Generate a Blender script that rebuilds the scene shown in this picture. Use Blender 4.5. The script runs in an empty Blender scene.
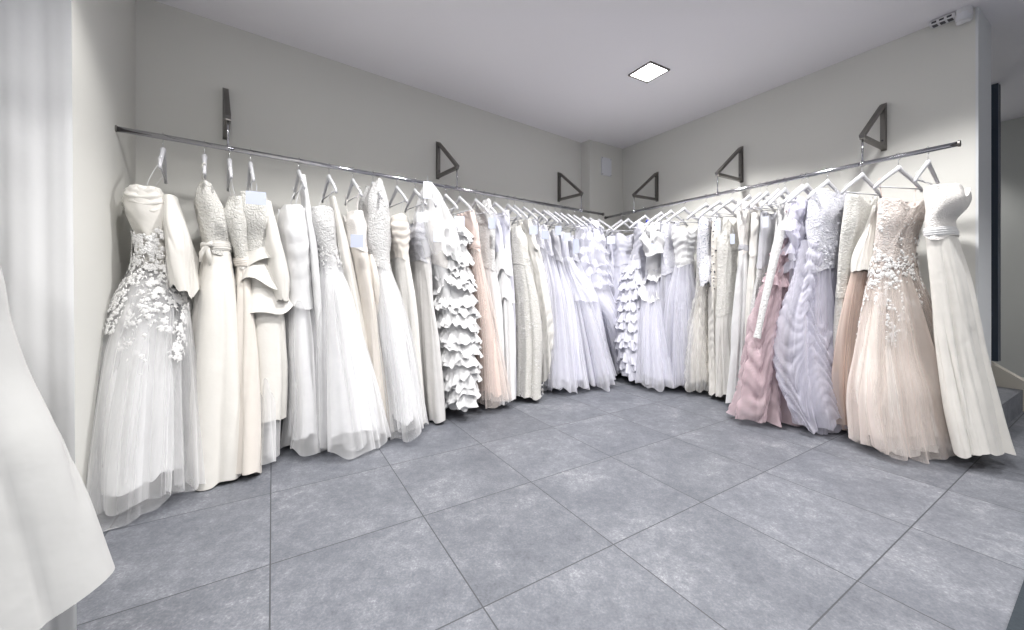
import bpy, bmesh, math, random
import numpy as np
from mathutils import Vector, Matrix
R = random.Random(7)
PI = math.pi
S = bpy.context.scene
COL = S.collection
# ------------------------------------------------------------------ camera, world, exposure, lamps
F, CX, HY, CAMH = 391.0, 512.0, 286.0, 1.06
CEIL = 2.847
cam_d = bpy.data.cameras.new('camera'); cam = bpy.data.objects.new('camera', cam_d); COL.objects.link(cam)
cam.location = (0, 0, CAMH); cam.rotation_euler = (PI/2, 0, 0)
cam_d.sensor_width = 36; cam_d.lens = F/1024*36; cam_d.shift_y = -(315-HY)/1024
cam_d.clip_start = 0.02
S.camera = cam
S.view_settings.view_transform = 'Standard'; S.view_settings.look = 'None'
S.view_settings.gamma = 1; S.view_settings.use_curve_mapping = False
S.view_settings.exposure = 0.48
w = bpy.data.worlds.new('soft_fill'); S.world = w; w.use_nodes = True
w.node_tree.nodes['Background'].inputs[0].default_value = (0.96, 0.97, 1.0, 1)
w.node_tree.nodes['Background'].inputs[1].default_value = 0.6  # even background added as soft fill through the unseen rear window
try:
    S.cycles.max_bounces = 10; S.cycles.transparent_max_bounces = 24
    S.cycles.sample_clamp_indirect = 6; S.cycles.use_denoising = True
    S.cycles.diffuse_bounces = 5
except Exception: pass
LD, LN = (0.787, 0.617), (-0.617, 0.787)       # direction along the left-hand rail, and outward through its wall
RD, RN = (-0.510, 0.860), (0.860, 0.510)       # the same for the right-hand rail
LIGHTS = [(1.142, 3.265, 1.25), (-0.196, 2.216, 1.0), (-1.0, 1.42, .50), (1.95, 1.93, .9), (2.62, .45, .8),
          (0.45, 0.55, .7), (-0.75, 0.0, .8), (1.3, -1.1, .6), (-0.6, -1.2, 1.5)]  # negative x pair: unseen fill lamps added to brighten the curtain
HALL_FILL = [(4.5, 4.9, .7), (5.4, 1.9, .45)]  # unseen lamps added to brighten the hallway
for x, y, k in LIGHTS+HALL_FILL:
    l = bpy.data.lights.new('downlight_lamp', 'SPOT'); l.energy = 112*k; l.color = (1.0, 0.985, 0.97)
    l.spot_size = math.radians(128); l.spot_blend = 0.45; l.shadow_soft_size = 0.07 if y > .3 else .3
    o = bpy.data.objects.new('downlight_lamp', l); o.location = (x, y, CEIL-0.05); COL.objects.link(o)

# ------------------------------------------------------------------ materials
def nt(name):
    m = bpy.data.materials.new(name); m.use_nodes = True
    t = m.node_tree; return m, t, t.nodes['Principled BSDF'], t.nodes, t.links
def noise_bump(t, b, scale, strength, dist=0.01, detail=4, coord='Object'):
    tc = t.nodes.new('ShaderNodeTexCoord'); n = t.nodes.new('ShaderNodeTexNoise'); bp = t.nodes.new('ShaderNodeBump')
    n.inputs['Scale'].default_value = scale; n.inputs['Detail'].default_value = detail
    bp.inputs['Strength'].default_value = strength; bp.inputs['Distance'].default_value = dist
    t.links.new(tc.outputs[coord], n.inputs['Vector']); t.links.new(n.outputs['Fac'], bp.inputs['Height'])
    t.links.new(bp.outputs['Normal'], b.inputs['Normal']); return n
def paint(name, c, rough=.7, bump=.08):
    m, t, b, N, L = nt(name); b.inputs['Base Color'].default_value = (*c, 1); b.inputs['Roughness'].default_value = rough
    noise_bump(t, b, 60, bump, .004); return m
def metal(name, c, rough):
    m, t, b, N, L = nt(name); b.inputs['Base Color'].default_value = (*c, 1); b.inputs['Roughness'].default_value = rough
    b.inputs['Metallic'].default_value = 1; return m
FAB = .82
def satin(name, c, rough=.38, sheen=.3, bump=.35):
    if 'curtain' not in name and 'lining' not in name: c = tuple(x*FAB for x in c)
    m, t, b, N, L = nt(name); b.inputs['Base Color'].default_value = (*c, 1); b.inputs['Roughness'].default_value = rough
    b.inputs['Sheen Weight'].default_value = sheen; b.inputs['Specular IOR Level'].default_value = .45
    noise_bump(t, b, 9, bump, .02, 3); return m
def lace(name, c, c2, scale=70, amt=.55):
    c, c2 = tuple(x*FAB for x in c), tuple(x*FAB for x in c2)
    m, t, b, N, L = nt(name); b.inputs['Roughness'].default_value = .8
    tc = N.new('ShaderNodeTexCoord'); v = N.new('ShaderNodeTexVoronoi'); v.feature = 'F1'; v.inputs['Scale'].default_value = scale
    n = N.new('ShaderNodeTexNoise'); n.inputs['Scale'].default_value = scale*.35; n.inputs['Detail'].default_value = 5
    L.new(tc.outputs['Object'], n.inputs['Vector'])
    mx = N.new('ShaderNodeMixRGB'); mx.blend_type = 'ADD'; mx.inputs[0].default_value = .08
    L.new(tc.outputs['Object'], mx.inputs[1]); L.new(n.outputs['Color'], mx.inputs[2]); L.new(mx.outputs[0], v.inputs['Vector'])
    cr = N.new('ShaderNodeValToRGB'); cr.color_ramp.elements[0].color = (*c, 1); cr.color_ramp.elements[0].position = .25
    cr.color_ramp.elements[1].color = (*c2, 1); cr.color_ramp.elements[1].position = amt
    L.new(v.outputs['Distance'], cr.inputs[0]); L.new(cr.outputs[0], b.inputs['Base Color'])
    bp = N.new('ShaderNodeBump'); bp.inputs['Strength'].default_value = .9; bp.inputs['Distance'].default_value = .008; bp.invert = True
    L.new(v.outputs['Distance'], bp.inputs['Height']); L.new(bp.outputs[0], b.inputs['Normal']); return m
def net(name, c, alpha=.45):
    """tulle / organza: fine see-through net, denser where looked along its surface"""
    c = tuple(min(x*.97, .96) for x in c)
    m = bpy.data.materials.new(name); m.use_nodes = True; t = m.node_tree; N = t.nodes; L = t.links; N.clear()
    out = N.new('ShaderNodeOutputMaterial'); mx = N.new('ShaderNodeMixShader'); tr = N.new('ShaderNodeBsdfTransparent')
    df = N.new('ShaderNodeBsdfDiffuse'); tl = N.new('ShaderNodeBsdfTranslucent'); m2 = N.new('ShaderNodeMixShader')
    gl = N.new('ShaderNodeBsdfGlossy'); gl.inputs['Roughness'].default_value = .45; m3 = N.new('ShaderNodeMixShader')
    for q in (df, tl): q.inputs['Color'].default_value = (*c, 1)
    gl.inputs['Color'].default_value = (*c, 1)
    m2.inputs[0].default_value = .16; L.new(df.outputs[0], m2.inputs[1]); L.new(tl.outputs[0], m2.inputs[2])
    m3.inputs[0].default_value = .06; L.new(m2.outputs[0], m3.inputs[1]); L.new(gl.outputs[0], m3.inputs[2])
    lw = N.new('ShaderNodeLayerWeight'); lw.inputs['Blend'].default_value = .35
    tc = N.new('ShaderNodeTexCoord'); n = N.new('ShaderNodeTexNoise'); n.inputs['Scale'].default_value = 14; n.inputs['Detail'].default_value = 5
    L.new(tc.outputs['Object'], n.inputs['Vector'])
    a = N.new('ShaderNodeMath'); a.operation = 'MULTIPLY_ADD'; L.new(lw.outputs['Facing'], a.inputs[0]); a.inputs[1].default_value = .75; a.inputs[2].default_value = alpha-.16
    s = N.new('ShaderNodeMath'); s.operation = 'MULTIPLY_ADD'; L.new(n.outputs['Fac'], s.inputs[0]); s.inputs[1].default_value = .07; L.new(a.outputs[0], s.inputs[2]); s.use_clamp = True
    L.new(s.outputs[0], mx.inputs[0]); L.new(tr.outputs[0], mx.inputs[1]); L.new(m3.outputs[0], mx.inputs[2]); L.new(mx.outputs[0], out.inputs[0])
    return m
def pearl(name, c):
    m, t, b, N, L = nt(name); b.inputs['Base Color'].default_value = (*c, 1); b.inputs['Roughness'].default_value = .3
    b.inputs['Sheen Weight'].default_value = .2
    tc = N.new('ShaderNodeTexCoord'); v = N.new('ShaderNodeTexVoronoi'); v.inputs['Scale'].default_value = 170
    bp = N.new('ShaderNodeBump'); bp.inputs['Strength'].default_value = .8; bp.inputs['Distance'].default_value = .006; bp.invert = True
    L.new(tc.outputs['Object'], v.inputs['Vector']); L.new(v.outputs['Distance'], bp.inputs['Height']); L.new(bp.outputs[0], b.inputs['Normal']); return m

M = {
 'wall': paint('wall paint', (.67, .665, .63)), 'ceil': paint('ceiling paint', (.84, .82, .85), .8),
 'wall_white': paint('white end paint', (.66, .675, .69)), 'wall_grey': paint('grey hallway paint', (.50, .51, .49)),
 'chrome': metal('chrome', (.50, .50, .53), .10), 'bracket': metal('brushed bracket steel', (.20, .19, .18), .42),
 'wire': metal('hook wire', (.6, .6, .62), .25),
 'hanger': paint('white hanger lacquer', (.60, .60, .63), .35, .02),
 'plastic': paint('white plastic', (.7, .7, .72), .4, .02), 'darkplastic': paint('dark slot plastic', (.03, .03, .04), .4, .02),
 'bluesteel': paint('blue black steel', (.025, .04, .065), .35, .02),
 'beige': paint('beige stair cheek', (.52, .49, .43)), 'panel': paint('white access panel', (.72, .73, .77), .4, .02),
 'curtain': satin('white curtain cloth', (.87, .87, .87), .8, .2, .12),
 'card': paint('white card', (.66, .69, .78), .5, .01), 'lavcard': paint('pale lilac card', (.56, .60, .73), .5, .01),
 'satin_ivory': satin('ivory satin', (.85, .825, .775)), 'satin_white': satin('white satin', (.85, .85, .855)),
 'satin_champ': satin('champagne satin', (.82, .765, .70)), 'satin_pearl': satin('pearl satin', (0.78, 0.765, 0.75), .25),
 'satin_lav': satin('lilac white satin', (.78, .78, .875)), 'satin_blush': satin('blush satin', (.90, .74, .68)),
 'satin_mauve': satin('mauve satin', (0.55, 0.45, 0.47)), 'satin_silver': satin('silver draped satin', (0.6, 0.6, 0.67), .25),
 'chiff_white': satin('white chiffon', (.86, .86, .865), .8, .4, .5), 'chiff_cream': satin('cream chiffon', (.84, .82, .78), .8, .4, .5),
 'chiff_lav': satin('lilac chiffon', (.80, .80, .885), .8, .4, .5),
 'lin_white': satin('white lining', (0.86, 0.86, 0.87), .7), 'lin_lav': satin('lilac lining', (.83, .83, .92), .7),
 'lin_lilac': satin('pale lilac lining', (0.72, 0.71, 0.79), .7),
 'lin_cream': satin('cream lining', (0.86, 0.83, 0.79), .7), 'lin_blush': satin('blush lining', (.88, .72, .65), .7),
 'lin_mauve': satin('mauve lining', (.54, .43, .465), .7), 'lin_grey': satin('pale grey lining', (0.8, 0.8, 0.8), .7),
 'lace_white': lace('white lace', (.90, .895, .89), (.76, .755, .75)), 'lace_ivory': lace('ivory lace', (.90, .885, .85), (.78, .765, .72)),
 'lace_blush': lace('blush lace', (.91, .86, .83), (.84, .75, .70)), 'lace_lav': lace('lilac lace', (.88, .88, .93), (.72, .72, .80)),
 'lace_blue': lace('blue floral lace', (.25, .30, .42), (.80, .80, .84), 60, .32), 'lace_black': lace('black floral lace', (.07, .07, .09), (.84, .80, .74), 34, .30),
 'applique': paint('applique thread', (.78, .775, .77), .75, .3), 'applique_lav': paint('lilac applique thread', (.78, .78, .84), .75, .3),
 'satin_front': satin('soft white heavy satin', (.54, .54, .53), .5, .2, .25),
 'pearl_ivory': pearl('ivory beading', (.84, .81, .78)), 'pearl_silver': pearl('silver beading', (.52, .52, .56)),
 'tulle_white': net('white tulle', (0.93, 0.93, 0.94), 0.42), 'tulle_soft': net('soft white tulle', (0.93, 0.93, 0.94), 0.32),
 'tulle_lav': net('lilac white tulle', (.89, .89, .955), 0.45), 'tulle_lilac': net('lilac tulle', (.78, .77, .87), .5),
 'tulle_blush': net('blush tulle', (.93, .845, .80), .36), 'tulle_mauve': net('mauve tulle', (.65, .515, .55), .62),
 'tulle_cream': net('cream tulle', (0.94, 0.93, 0.90), 0.42), 'tulle_peach': net('peach tulle', (.92, .77, .69), .5),
 'blue': paint('royal blue ornament', (.01, .03, .42), .3, .02), 'rug': paint('dark blue rug', (.022, .03, .038), .95, 1.0),
}
def emit(name, c, s):
    m, t, b, N, L = nt(name); b.inputs['Emission Color'].default_value = (*c, 1); b.inputs['Emission Strength'].default_value = s; return m
M['lamp'] = emit('lamp glow', (1, 1, 1), 12)
def glass():
    m, t, b, N, L = nt('window glass'); b.inputs['Transmission Weight'].default_value = 1; b.inputs['Roughness'].default_value = 0
    b.inputs['IOR'].default_value = 1.05; return m
M['glass'] = glass()

TA = (0.853, 0.5225)           # direction of the long tile joints
def floor_mat():
    m, t, b, N, L = nt('slate grey floor tile'); geo = N.new('ShaderNodeNewGeometry')
    mp = N.new('ShaderNodeMapping'); mp.vector_type = 'TEXTURE'
    mp.inputs['Location'].default_value = (0.103, 2.115, 0); mp.inputs['Rotation'].default_value = (0, 0, math.atan2(TA[1], TA[0]))
    mp.inputs['Scale'].default_value = (.6, .6, 1)
    L.new(geo.outputs['Position'], mp.inputs['Vector']); sp = N.new('ShaderNodeSeparateXYZ'); L.new(mp.outputs[0], sp.inputs[0])
    def math_(op, a, bb=None):
        q = N.new('ShaderNodeMath'); q.operation = op
        for i, v in enumerate((a, bb)):
            if v is None: continue
            if isinstance(v, (int, float)): q.inputs[i].default_value = v
            else: L.new(v, q.inputs[i])
        return q.outputs[0]
    def dist(c):
        f = math_('FRACT', c); return math_('MINIMUM', f, math_('SUBTRACT', 1.0, f))
    edge = math_('MINIMUM', dist(sp.outputs[0]), dist(sp.outputs[1]))
    grout = math_('LESS_THAN', edge, .0042)
    cb = N.new('ShaderNodeCombineXYZ'); L.new(math_('FLOOR', sp.outputs[0]), cb.inputs[0]); L.new(math_('FLOOR', sp.outputs[1]), cb.inputs[1])
    wn = N.new('ShaderNodeTexWhiteNoise'); wn.noise_dimensions = '3D'; L.new(cb.outputs[0], wn.inputs['Vector'])
    off = N.new('ShaderNodeVectorMath'); off.operation = 'MULTIPLY_ADD'; L.new(wn.outputs['Color'], off.inputs[0]); off.inputs[1].default_value = (9, 9, 9)
    L.new(geo.outputs['Position'], off.inputs[2])
    def ns(scale, det, rough=.6):
        n = N.new('ShaderNodeTexNoise'); n.inputs['Scale'].default_value = scale; n.inputs['Detail'].default_value = det; n.inputs['Roughness'].default_value = rough
        L.new(off.outputs[0], n.inputs['Vector']); return n.outputs['Fac']
    big, mid, fine = ns(3.2, 6, .65), ns(20, 8, .82), ns(110, 4, .75)
    v = math_('ADD', math_('MULTIPLY', big, .34), math_('ADD', math_('MULTIPLY', mid, .42), math_('MULTIPLY', fine, .34)))
    cr = N.new('ShaderNodeValToRGB'); e = cr.color_ramp.elements
    e[0].position = .42; e[0].color = (.090, .096, .114, 1); e[1].position = .72; e[1].color = (.40, .40, .41, 1)
    x = e.new(.55); x.color = (.143, .150, .170, 1)
    x = e.new(.62); x.color = (.195, .202, .224, 1)
    L.new(v, cr.inputs[0])
    hv = N.new('ShaderNodeHueSaturation'); L.new(cr.outputs[0], hv.inputs['Color'])
    L.new(math_('ADD', math_('MULTIPLY', wn.outputs['Value'], .14), .93), hv.inputs['Value'])
    mx = N.new('ShaderNodeMixRGB'); L.new(grout, mx.inputs[0]); L.new(hv.outputs[0], mx.inputs[1]); mx.inputs[2].default_value = (.055, .058, .065, 1)
    L.new(mx.outputs[0], b.inputs['Base Color']); b.inputs['Roughness'].default_value = .55; b.inputs['Specular IOR Level'].default_value = .35
    bp = N.new('ShaderNodeBump'); bp.inputs['Strength'].default_value = .25; bp.inputs['Distance'].default_value = .004
    L.new(math_('SUBTRACT', v, math_('MULTIPLY', grout, .6)), bp.inputs['Height']); L.new(bp.outputs[0], b.inputs['Normal'])
    return m
M['floor'] = floor_mat()

# ------------------------------------------------------------------ mesh helpers
def mesh_obj(name, verts, faces, mat, parent=None, smooth=True):
    me = bpy.data.meshes.new(name)
    verts = np.asarray(verts, dtype=np.float32).reshape(-1, 3)
    me.from_pydata(verts.tolist(), [], faces if isinstance(faces, list) else faces.tolist())
    if smooth: me.polygons.foreach_set('use_smooth', [True]*len(me.polygons))
    me.materials.append(M[mat]); me.update()
    o = bpy.data.objects.new(name, me); COL.objects.link(o)
    if parent is not None: o.parent = parent
    return o
def shift_mesh(o, c):
    """puts the object's origin at the foot c of its thing (mesh coordinates stay in place in the world)"""
    o.data.transform(Matrix.Translation((-c[0], -c[1], -c[2]))); o.location = c
def prism(pts, z0, z1):
    n = len(pts); v = [(x, y, z0) for x, y in pts]+[(x, y, z1) for x, y in pts]
    f = [list(range(n))[::-1], list(range(n, 2*n))]+[[i, (i+1) % n, n+(i+1) % n, n+i] for i in range(n)]
    return v, f
class MB:
    def __init__(s): s.v = []; s.f = []
    def add(s, v, f):
        k = len(s.v); s.v += [tuple(map(float, p)) for p in v]; s.f += [[i+k for i in q] for q in f]; return s
    def box(s, c, ex, ey, ez, ax=(1, 0, 0), ay=(0, 1, 0), az=(0, 0, 1), bev=0):
        c = Vector(c); ax, ay, az = Vector(ax), Vector(ay), Vector(az)
        bm = bmesh.new(); bmesh.ops.create_cube(bm, size=1)
        for v in bm.verts: v.co = Vector((v.co.x*ex, v.co.y*ey, v.co.z*ez))
        if bev: bmesh.ops.bevel(bm, geom=bm.edges[:], offset=bev, segments=2, affect='EDGES', profile=.6)
        bm.verts.index_update()
        v = [c+ax*q.co.x+ay*q.co.y+az*q.co.z for q in bm.verts]; f = [[x.index for x in q.verts] for q in bm.faces]
        bm.free(); return s.add(v, f)
    def tube(s, pts, r, n=10, flat=None, caps=True):
        """flat=(vector, k): scale the section along that vector by k; r may be a list"""
        pts = [Vector(p) for p in pts]; rs = r if isinstance(r, (list, tuple)) else [r]*len(pts)
        up = Vector((0, 0, 1)); vv = []; prev = None
        for i, p in enumerate(pts):
            t = (pts[min(i+1, len(pts)-1)]-pts[max(i-1, 0)]).normalized()
            if prev is None:
                a = t.cross(up)
                if a.length < 1e-3: a = t.cross(Vector((1, 0, 0)))
            else: a = prev-t*prev.dot(t)
            a.normalize(); prev = a; b = t.cross(a)
            for k in range(n):
                th = 2*PI*k/n; d = (a*math.cos(th)+b*math.sin(th))*rs[i]
                if flat: d = d+flat[0]*(d.dot(flat[0])*(flat[1]-1))
                vv.append(p+d)
        f = [[i*n+k, i*n+(k+1) % n, (i+1)*n+(k+1) % n, (i+1)*n+k] for i in range(len(pts)-1) for k in range(n)]
        if caps: f += [list(range(n))[::-1], [(len(pts)-1)*n+k for k in range(n)]]
        return s.add(vv, f)
    def build(s, name, mat, parent=None, smooth=False): return mesh_obj(name, s.v, s.f, mat, parent, smooth)
def empty(name, loc, rz=0):
    o = bpy.data.objects.new(name, None); o.location = loc; o.rotation_euler = (0, 0, rz); o.empty_display_size = .1
    COL.objects.link(o); return o
def tag(o, label, cat, group=None):
    o['label'] = label; o['category'] = cat
    if group: o['group'] = group
def struct(o): o['kind'] = 'structure'; return o

# ------------------------------------------------------------------ geometry of the place
PL, PR = 2.948, 3.444; RAILZ = 1.90
WL, WR = 1.851*(CEIL-CAMH), 2.148*(CEIL-CAMH)
SIDE = {'L': (LD, LN, PL), 'R': (RD, RN, PR)}
def on_plane(side, px, v=0.0):
    D, n, P = SIDE[side]; r = (px-CX)/F; d = (P-v)/(n[0]*r+n[1]); return np.array([r*d, d])
def hit(n, P, px):
    r = (px-CX)/F; d = P/(n[0]*r+n[1]); return np.array([r*d, d])

# --- room shell
def wall(name, a, b, out, th=.12, z0=0, z1=CEIL, mat='wall'):
    a, b, o = np.array(a), np.array(b), np.array(out)*th
    v, f = prism([tuple(a), tuple(b), tuple(b+o), tuple(a+o)], z0, z1); return struct(mesh_obj(name, v, f, mat, None, False))
v, f = prism([(-5, -5), (8, -5), (8, 8.5), (-5, 8.5)], -.1, 0); struct(mesh_obj('floor', v, f, 'floor', None, False))
v, f = prism([(-5, -5), (8, -5), (8, 8.5), (-5, 8.5)], CEIL, CEIL+.1); struct(mesh_obj('ceiling', v, f, 'ceil', None, False))
cornerL = hit(LN, WL, 135.5); boxA = hit(LN, WL, 581.3); boxB = boxA+np.array([.098, -.117])*1.0
boxB = boxA - np.array(LN)*.135 + np.array(LD)*.0
rd = np.array([.84, .5426])
# box front face runs from boxB to the right wall
tt = (WR-(boxB@np.array(RN)))/(rd@np.array(RN)); boxC = boxB+rd*tt
LW = np.array([.527, -.850])
endL = cornerL+LW*1.32
wall('wall_left', cornerL, endL, (-.85, -.527))
wall('wall_back', cornerL-np.array(LD)*.2, boxA+np.array(LD)*.8, LN)
v, f = prism([tuple(boxA), tuple(boxB), tuple(boxC), tuple(boxC+np.array(LN)*.5), tuple(boxA+np.array(LN)*.1)], 0, CEIL)
struct(mesh_obj('wall_corner', v, f, 'wall', None, False))
wR0 = hit(RN, WR, 975.5)                       # near end of the right wall
thick = .35
wall('wall_right', wR0, wR0+np.array(RD)*4.6, RN, thick)
v, f = prism([tuple(wR0-np.array(RD)*-.001), tuple(wR0+np.array(RD)*-.012), tuple(wR0+np.array(RD)*-.012+np.array(RN)*thick), tuple(wR0+np.array(RN)*thick)], 0, CEIL)
struct(mesh_obj('trim_1', v, f, 'wall_white', None, False))
# hallway beyond
hw = np.array([5.308, 4.279])*1.0
wall('wall_hallway', hw-np.array(RD)*4.2, hw+np.array(RD)*4, RN, mat='wall_grey')
wall('wall_hallway_end', wR0+np.array(RD)*3.4+np.array(RN)*.1, wR0+np.array(RD)*3.4+np.array(RN)*3.4, RD, mat='wall_grey')
# walls behind the camera, with an unseen window added to let in soft fill
wall('wall_side', (-3.6, -4.4), (-3.6, 3.2), (-1, 0))
wall('wall_side_return', (-3.6, 3.2), (-2.2, 3.2), (0, 1))
wall('wall_east', (7.2, -4.4), (7.2, 1.4), (1, 0))
wall('wall_front', (-3.6, -4.4), (-2.6, -4.4), (0, -1)); wall('wall_front', (6.2, -4.4), (7.2, -4.4), (0, -1))
wall('wall_front', (-2.6, -4.4), (6.2, -4.4), (0, -1), z1=.3); wall('wall_front', (-2.6, -4.4), (6.2, -4.4), (0, -1), z0=2.55)
m = MB()
for i in range(5): m.box((-2.6+8.8*i/4, -4.42, 1.425), .06, .08, 2.25)
for z in (.33, 2.52): m.box((1.8, -4.42, z), 8.8, .08, .06)
struct(m.build('fill_window_1', 'plastic'))

# --- stair at the right
e0 = wR0+np.array(RD)*-.012+np.array(RN)*thick
RNa, RDa = np.array(RN), np.array(RD)
s0 = wR0+RNa*(thick+.002); s1 = np.array([4.32, 3.316])
for i in range(5):
    a = s0+RDa*(.30*i); wd = (s1-s0)@RNa
    v, f = prism([tuple(a), tuple(a+RNa*wd), tuple(a+RNa*wd+RDa*(2.0-.3*i)), tuple(a+RDa*(2.0-.3*i))], .18*i, .18*(i+1))
    struct(mesh_obj('step_%d' % (i+1), v, f, 'floor', None, False))
# sloped cheek wall
c0 = s0+RNa*(wd+.003); z_lo, z_hi, ln = .237, .237+2.0*.69, 2.0
c0 = c0-RDa*.03
vv = []
for off in (0, .10):
    p, q = c0+RNa*off, c0+RNa*off+RDa*ln
    vv += [(*p, 0), (*p, z_lo), (*q, z_hi), (*q, 0)]
ff = [[0, 1, 2, 3], [7, 6, 5, 4], [0, 4, 5, 1], [1, 5, 6, 2], [2, 6, 7, 3], [3, 7, 4, 0]]
struct(mesh_obj('wall_stair_cheek', vv, ff, 'beige', None, False))
# blue-black steel frame of the glazed partition on the cheek wall
pp = c0+RNa*.05+RDa*.20
m = MB(); z0 = z_lo+.20*.69+.02; m.box((pp[0], pp[1], (z0+CEIL)/2), .06, .07, CEIL-z0, ax=(*RNa, 0), ay=(*RDa, 0), bev=.003)
po = m.build('door_1', 'bluesteel'); struct(po)
m = MB(); q = pp-RDa*.038; m.box((q[0]+RNa[0]*.026, q[1]+RNa[1]*.026, (z0+CEIL)/2), .008, .006, CEIL-z0, ax=(*RNa, 0), ay=(*RDa, 0)); m.build('edge_strip', 'chrome', po)

# --- ceiling lights, some of them unseen ones added as fill
for i, (x, y, k) in enumerate(LIGHTS+HALL_FILL):
    g = ('square recessed ceiling light glowing above the corner of the rails' if i == 0 else 'square recessed ceiling light outside the view, in a set partly added as fill')
    e = empty('ceiling_light', (x, y, CEIL), math.atan2(.5, .86)); tag(e, g, 'ceiling light')
    if i: e['group'] = 'ceiling lights outside the view'
    m = MB()
    for sx, sy, lx, ly in ((1, 0, .014, .235), (-1, 0, .014, .235), (0, 1, .235, .014), (0, -1, .235, .014)): m.box((sx*.112, sy*.112, -.004), lx, ly, .012, bev=.001)
    m.build('frame', 'bracket', e)
    m = MB(); m.box((0, 0, -.003), .208, .208, .006); m.build('diffuser', 'lamp', e)

# --- access panel, alarm boxes
bn = np.array([rd[1], -rd[0]])
pc = (hit((-rd[1], rd[0]), float(boxB@np.array([-rd[1], rd[0]])), 606)); dd = pc[1]
zc = CAMH+(HY-167)/F*dd; pc2 = pc+bn*.006
e = empty('access_panel', (pc2[0], pc2[1], zc), math.atan2(rd[1], rd[0])); tag(e, 'small white square access panel screwed to the corner pillar', 'panel')
m = MB(); m.box((0, 0, 0), .175, .012, .225, bev=.003); m.build('cover', 'panel', e)
for sx in (-1, 1):
    for sz in (-1, 1):
        m = MB(); m.tube([(sx*.075, -.005, sz*.1), (sx*.075, -.009, sz*.1)], .005, 10); m.build('screw', 'bracket', e)
def on_right_wall(px, y):
    p = hit(RN, WR, px); return p, CAMH+(HY-y)/F*p[1]
p, z = on_right_wall(965.5, 15.5); p = p-RNa*.03
e = empty('motion_sensor', (p[0], p[1], z), math.atan2(-RD[1], -RD[0])); tag(e, 'white rounded motion sensor high in the right wall corner', 'motion sensor')
m = MB(); pts = []
prof = [(-.038, 0), (-.036, -.028), (-.022, -.046), (0, -.052), (.022, -.046), (.036, -.028), (.038, 0)]
vv = []; nn = len(prof)
zs = [(-.062, .72), (-.055, .9), (-.02, 1), (.05, 1), (.062, .94)]
for zz, k in zs: vv += [(a*k, b_*k, zz) for a, b_ in prof]
ff = [[i*nn+j, i*nn+j+1, (i+1)*nn+j+1, (i+1)*nn+j] for i in range(4) for j in range(nn-1)]+[list(range(nn))[::-1], [4*nn+j for j in range(nn)]]
ff += [[i*nn+nn-1, i*nn, (i+1)*nn, (i+1)*nn+nn-1] for i in range(4)]
m.add(vv, ff); m.box((0, .015, .0), .05, .03, .08); m.build('housing', 'plastic', e, False)
m = MB(); m.tube([(a*1.0, b_*1.02-.0005, .056) for a, b_ in prof[1:-1]], .003, 8); m.build('slot', 'darkplastic', e)
m = MB()
m.add([(a*.93, b_*1.03-.001, zz) for zz in (-.05, -.005) for a, b_ in prof[1:-1]], [[j, j+1, nn-2+j+1, nn-2+j] for j in range(nn-3)]); m.build('lens', 'panel', e, True)
p, z = on_right_wall(945, 19); p = p-RNa*.045; z = CEIL-.034
e = empty('alarm_box', (p[0], p[1], z+.012), math.atan2(-RD[1], -RD[0])); tag(e, 'flat white alarm box with dark slots left of the motion sensor', 'alarm box')
m = MB(); m.box((0, 0, 0), .12, .07, .03, bev=.008); m.build('housing', 'plastic', e)
m = MB()
for k in range(3): m.box((-.035+.035*k, -.0345, -.002), .022, .004, .012)
for k in range(3): m.box((-.035+.035*k, -.005, -.0145), .024, .04, .004)
m.build('slots', 'darkplastic', e)

# --- rails and brackets
def rail(side, px0, px1, label):
    D, n, P = SIDE[side]; a, b = on_plane(side, px0), on_plane(side, px1)
    e = empty('clothes_rail', (a[0], a[1], RAILZ)); tag(e, label, 'clothes rail')
    L = float(np.linalg.norm(b-a)); m = MB(); u = (b-a)/L
    m.tube([(0, 0, 0), (u[0]*L, u[1]*L, 0)], .015, 20, flat=(Vector((n[0], n[1], 0)), .62)); r_ = m.build('bar', 'chrome', e, True)
    m = MB()
    m.tube([(u[0]*t, u[1]*t, 0) for t in (-.004, .006)], .0185, 20); m.build('end_cap', 'bracket', e, False)
    m = MB(); m.tube([(u[0]*t, u[1]*t, 0) for t in (L-.006, L+.004)], .0185, 20); m.build('end_cap', 'bracket', e, False)
    return a, b
rail('L', 115.5, 603, 'long chrome clothes rail along the left back wall')
rail('R', 959.5, 605.5, 'chrome clothes rail along the right hand wall')
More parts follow.
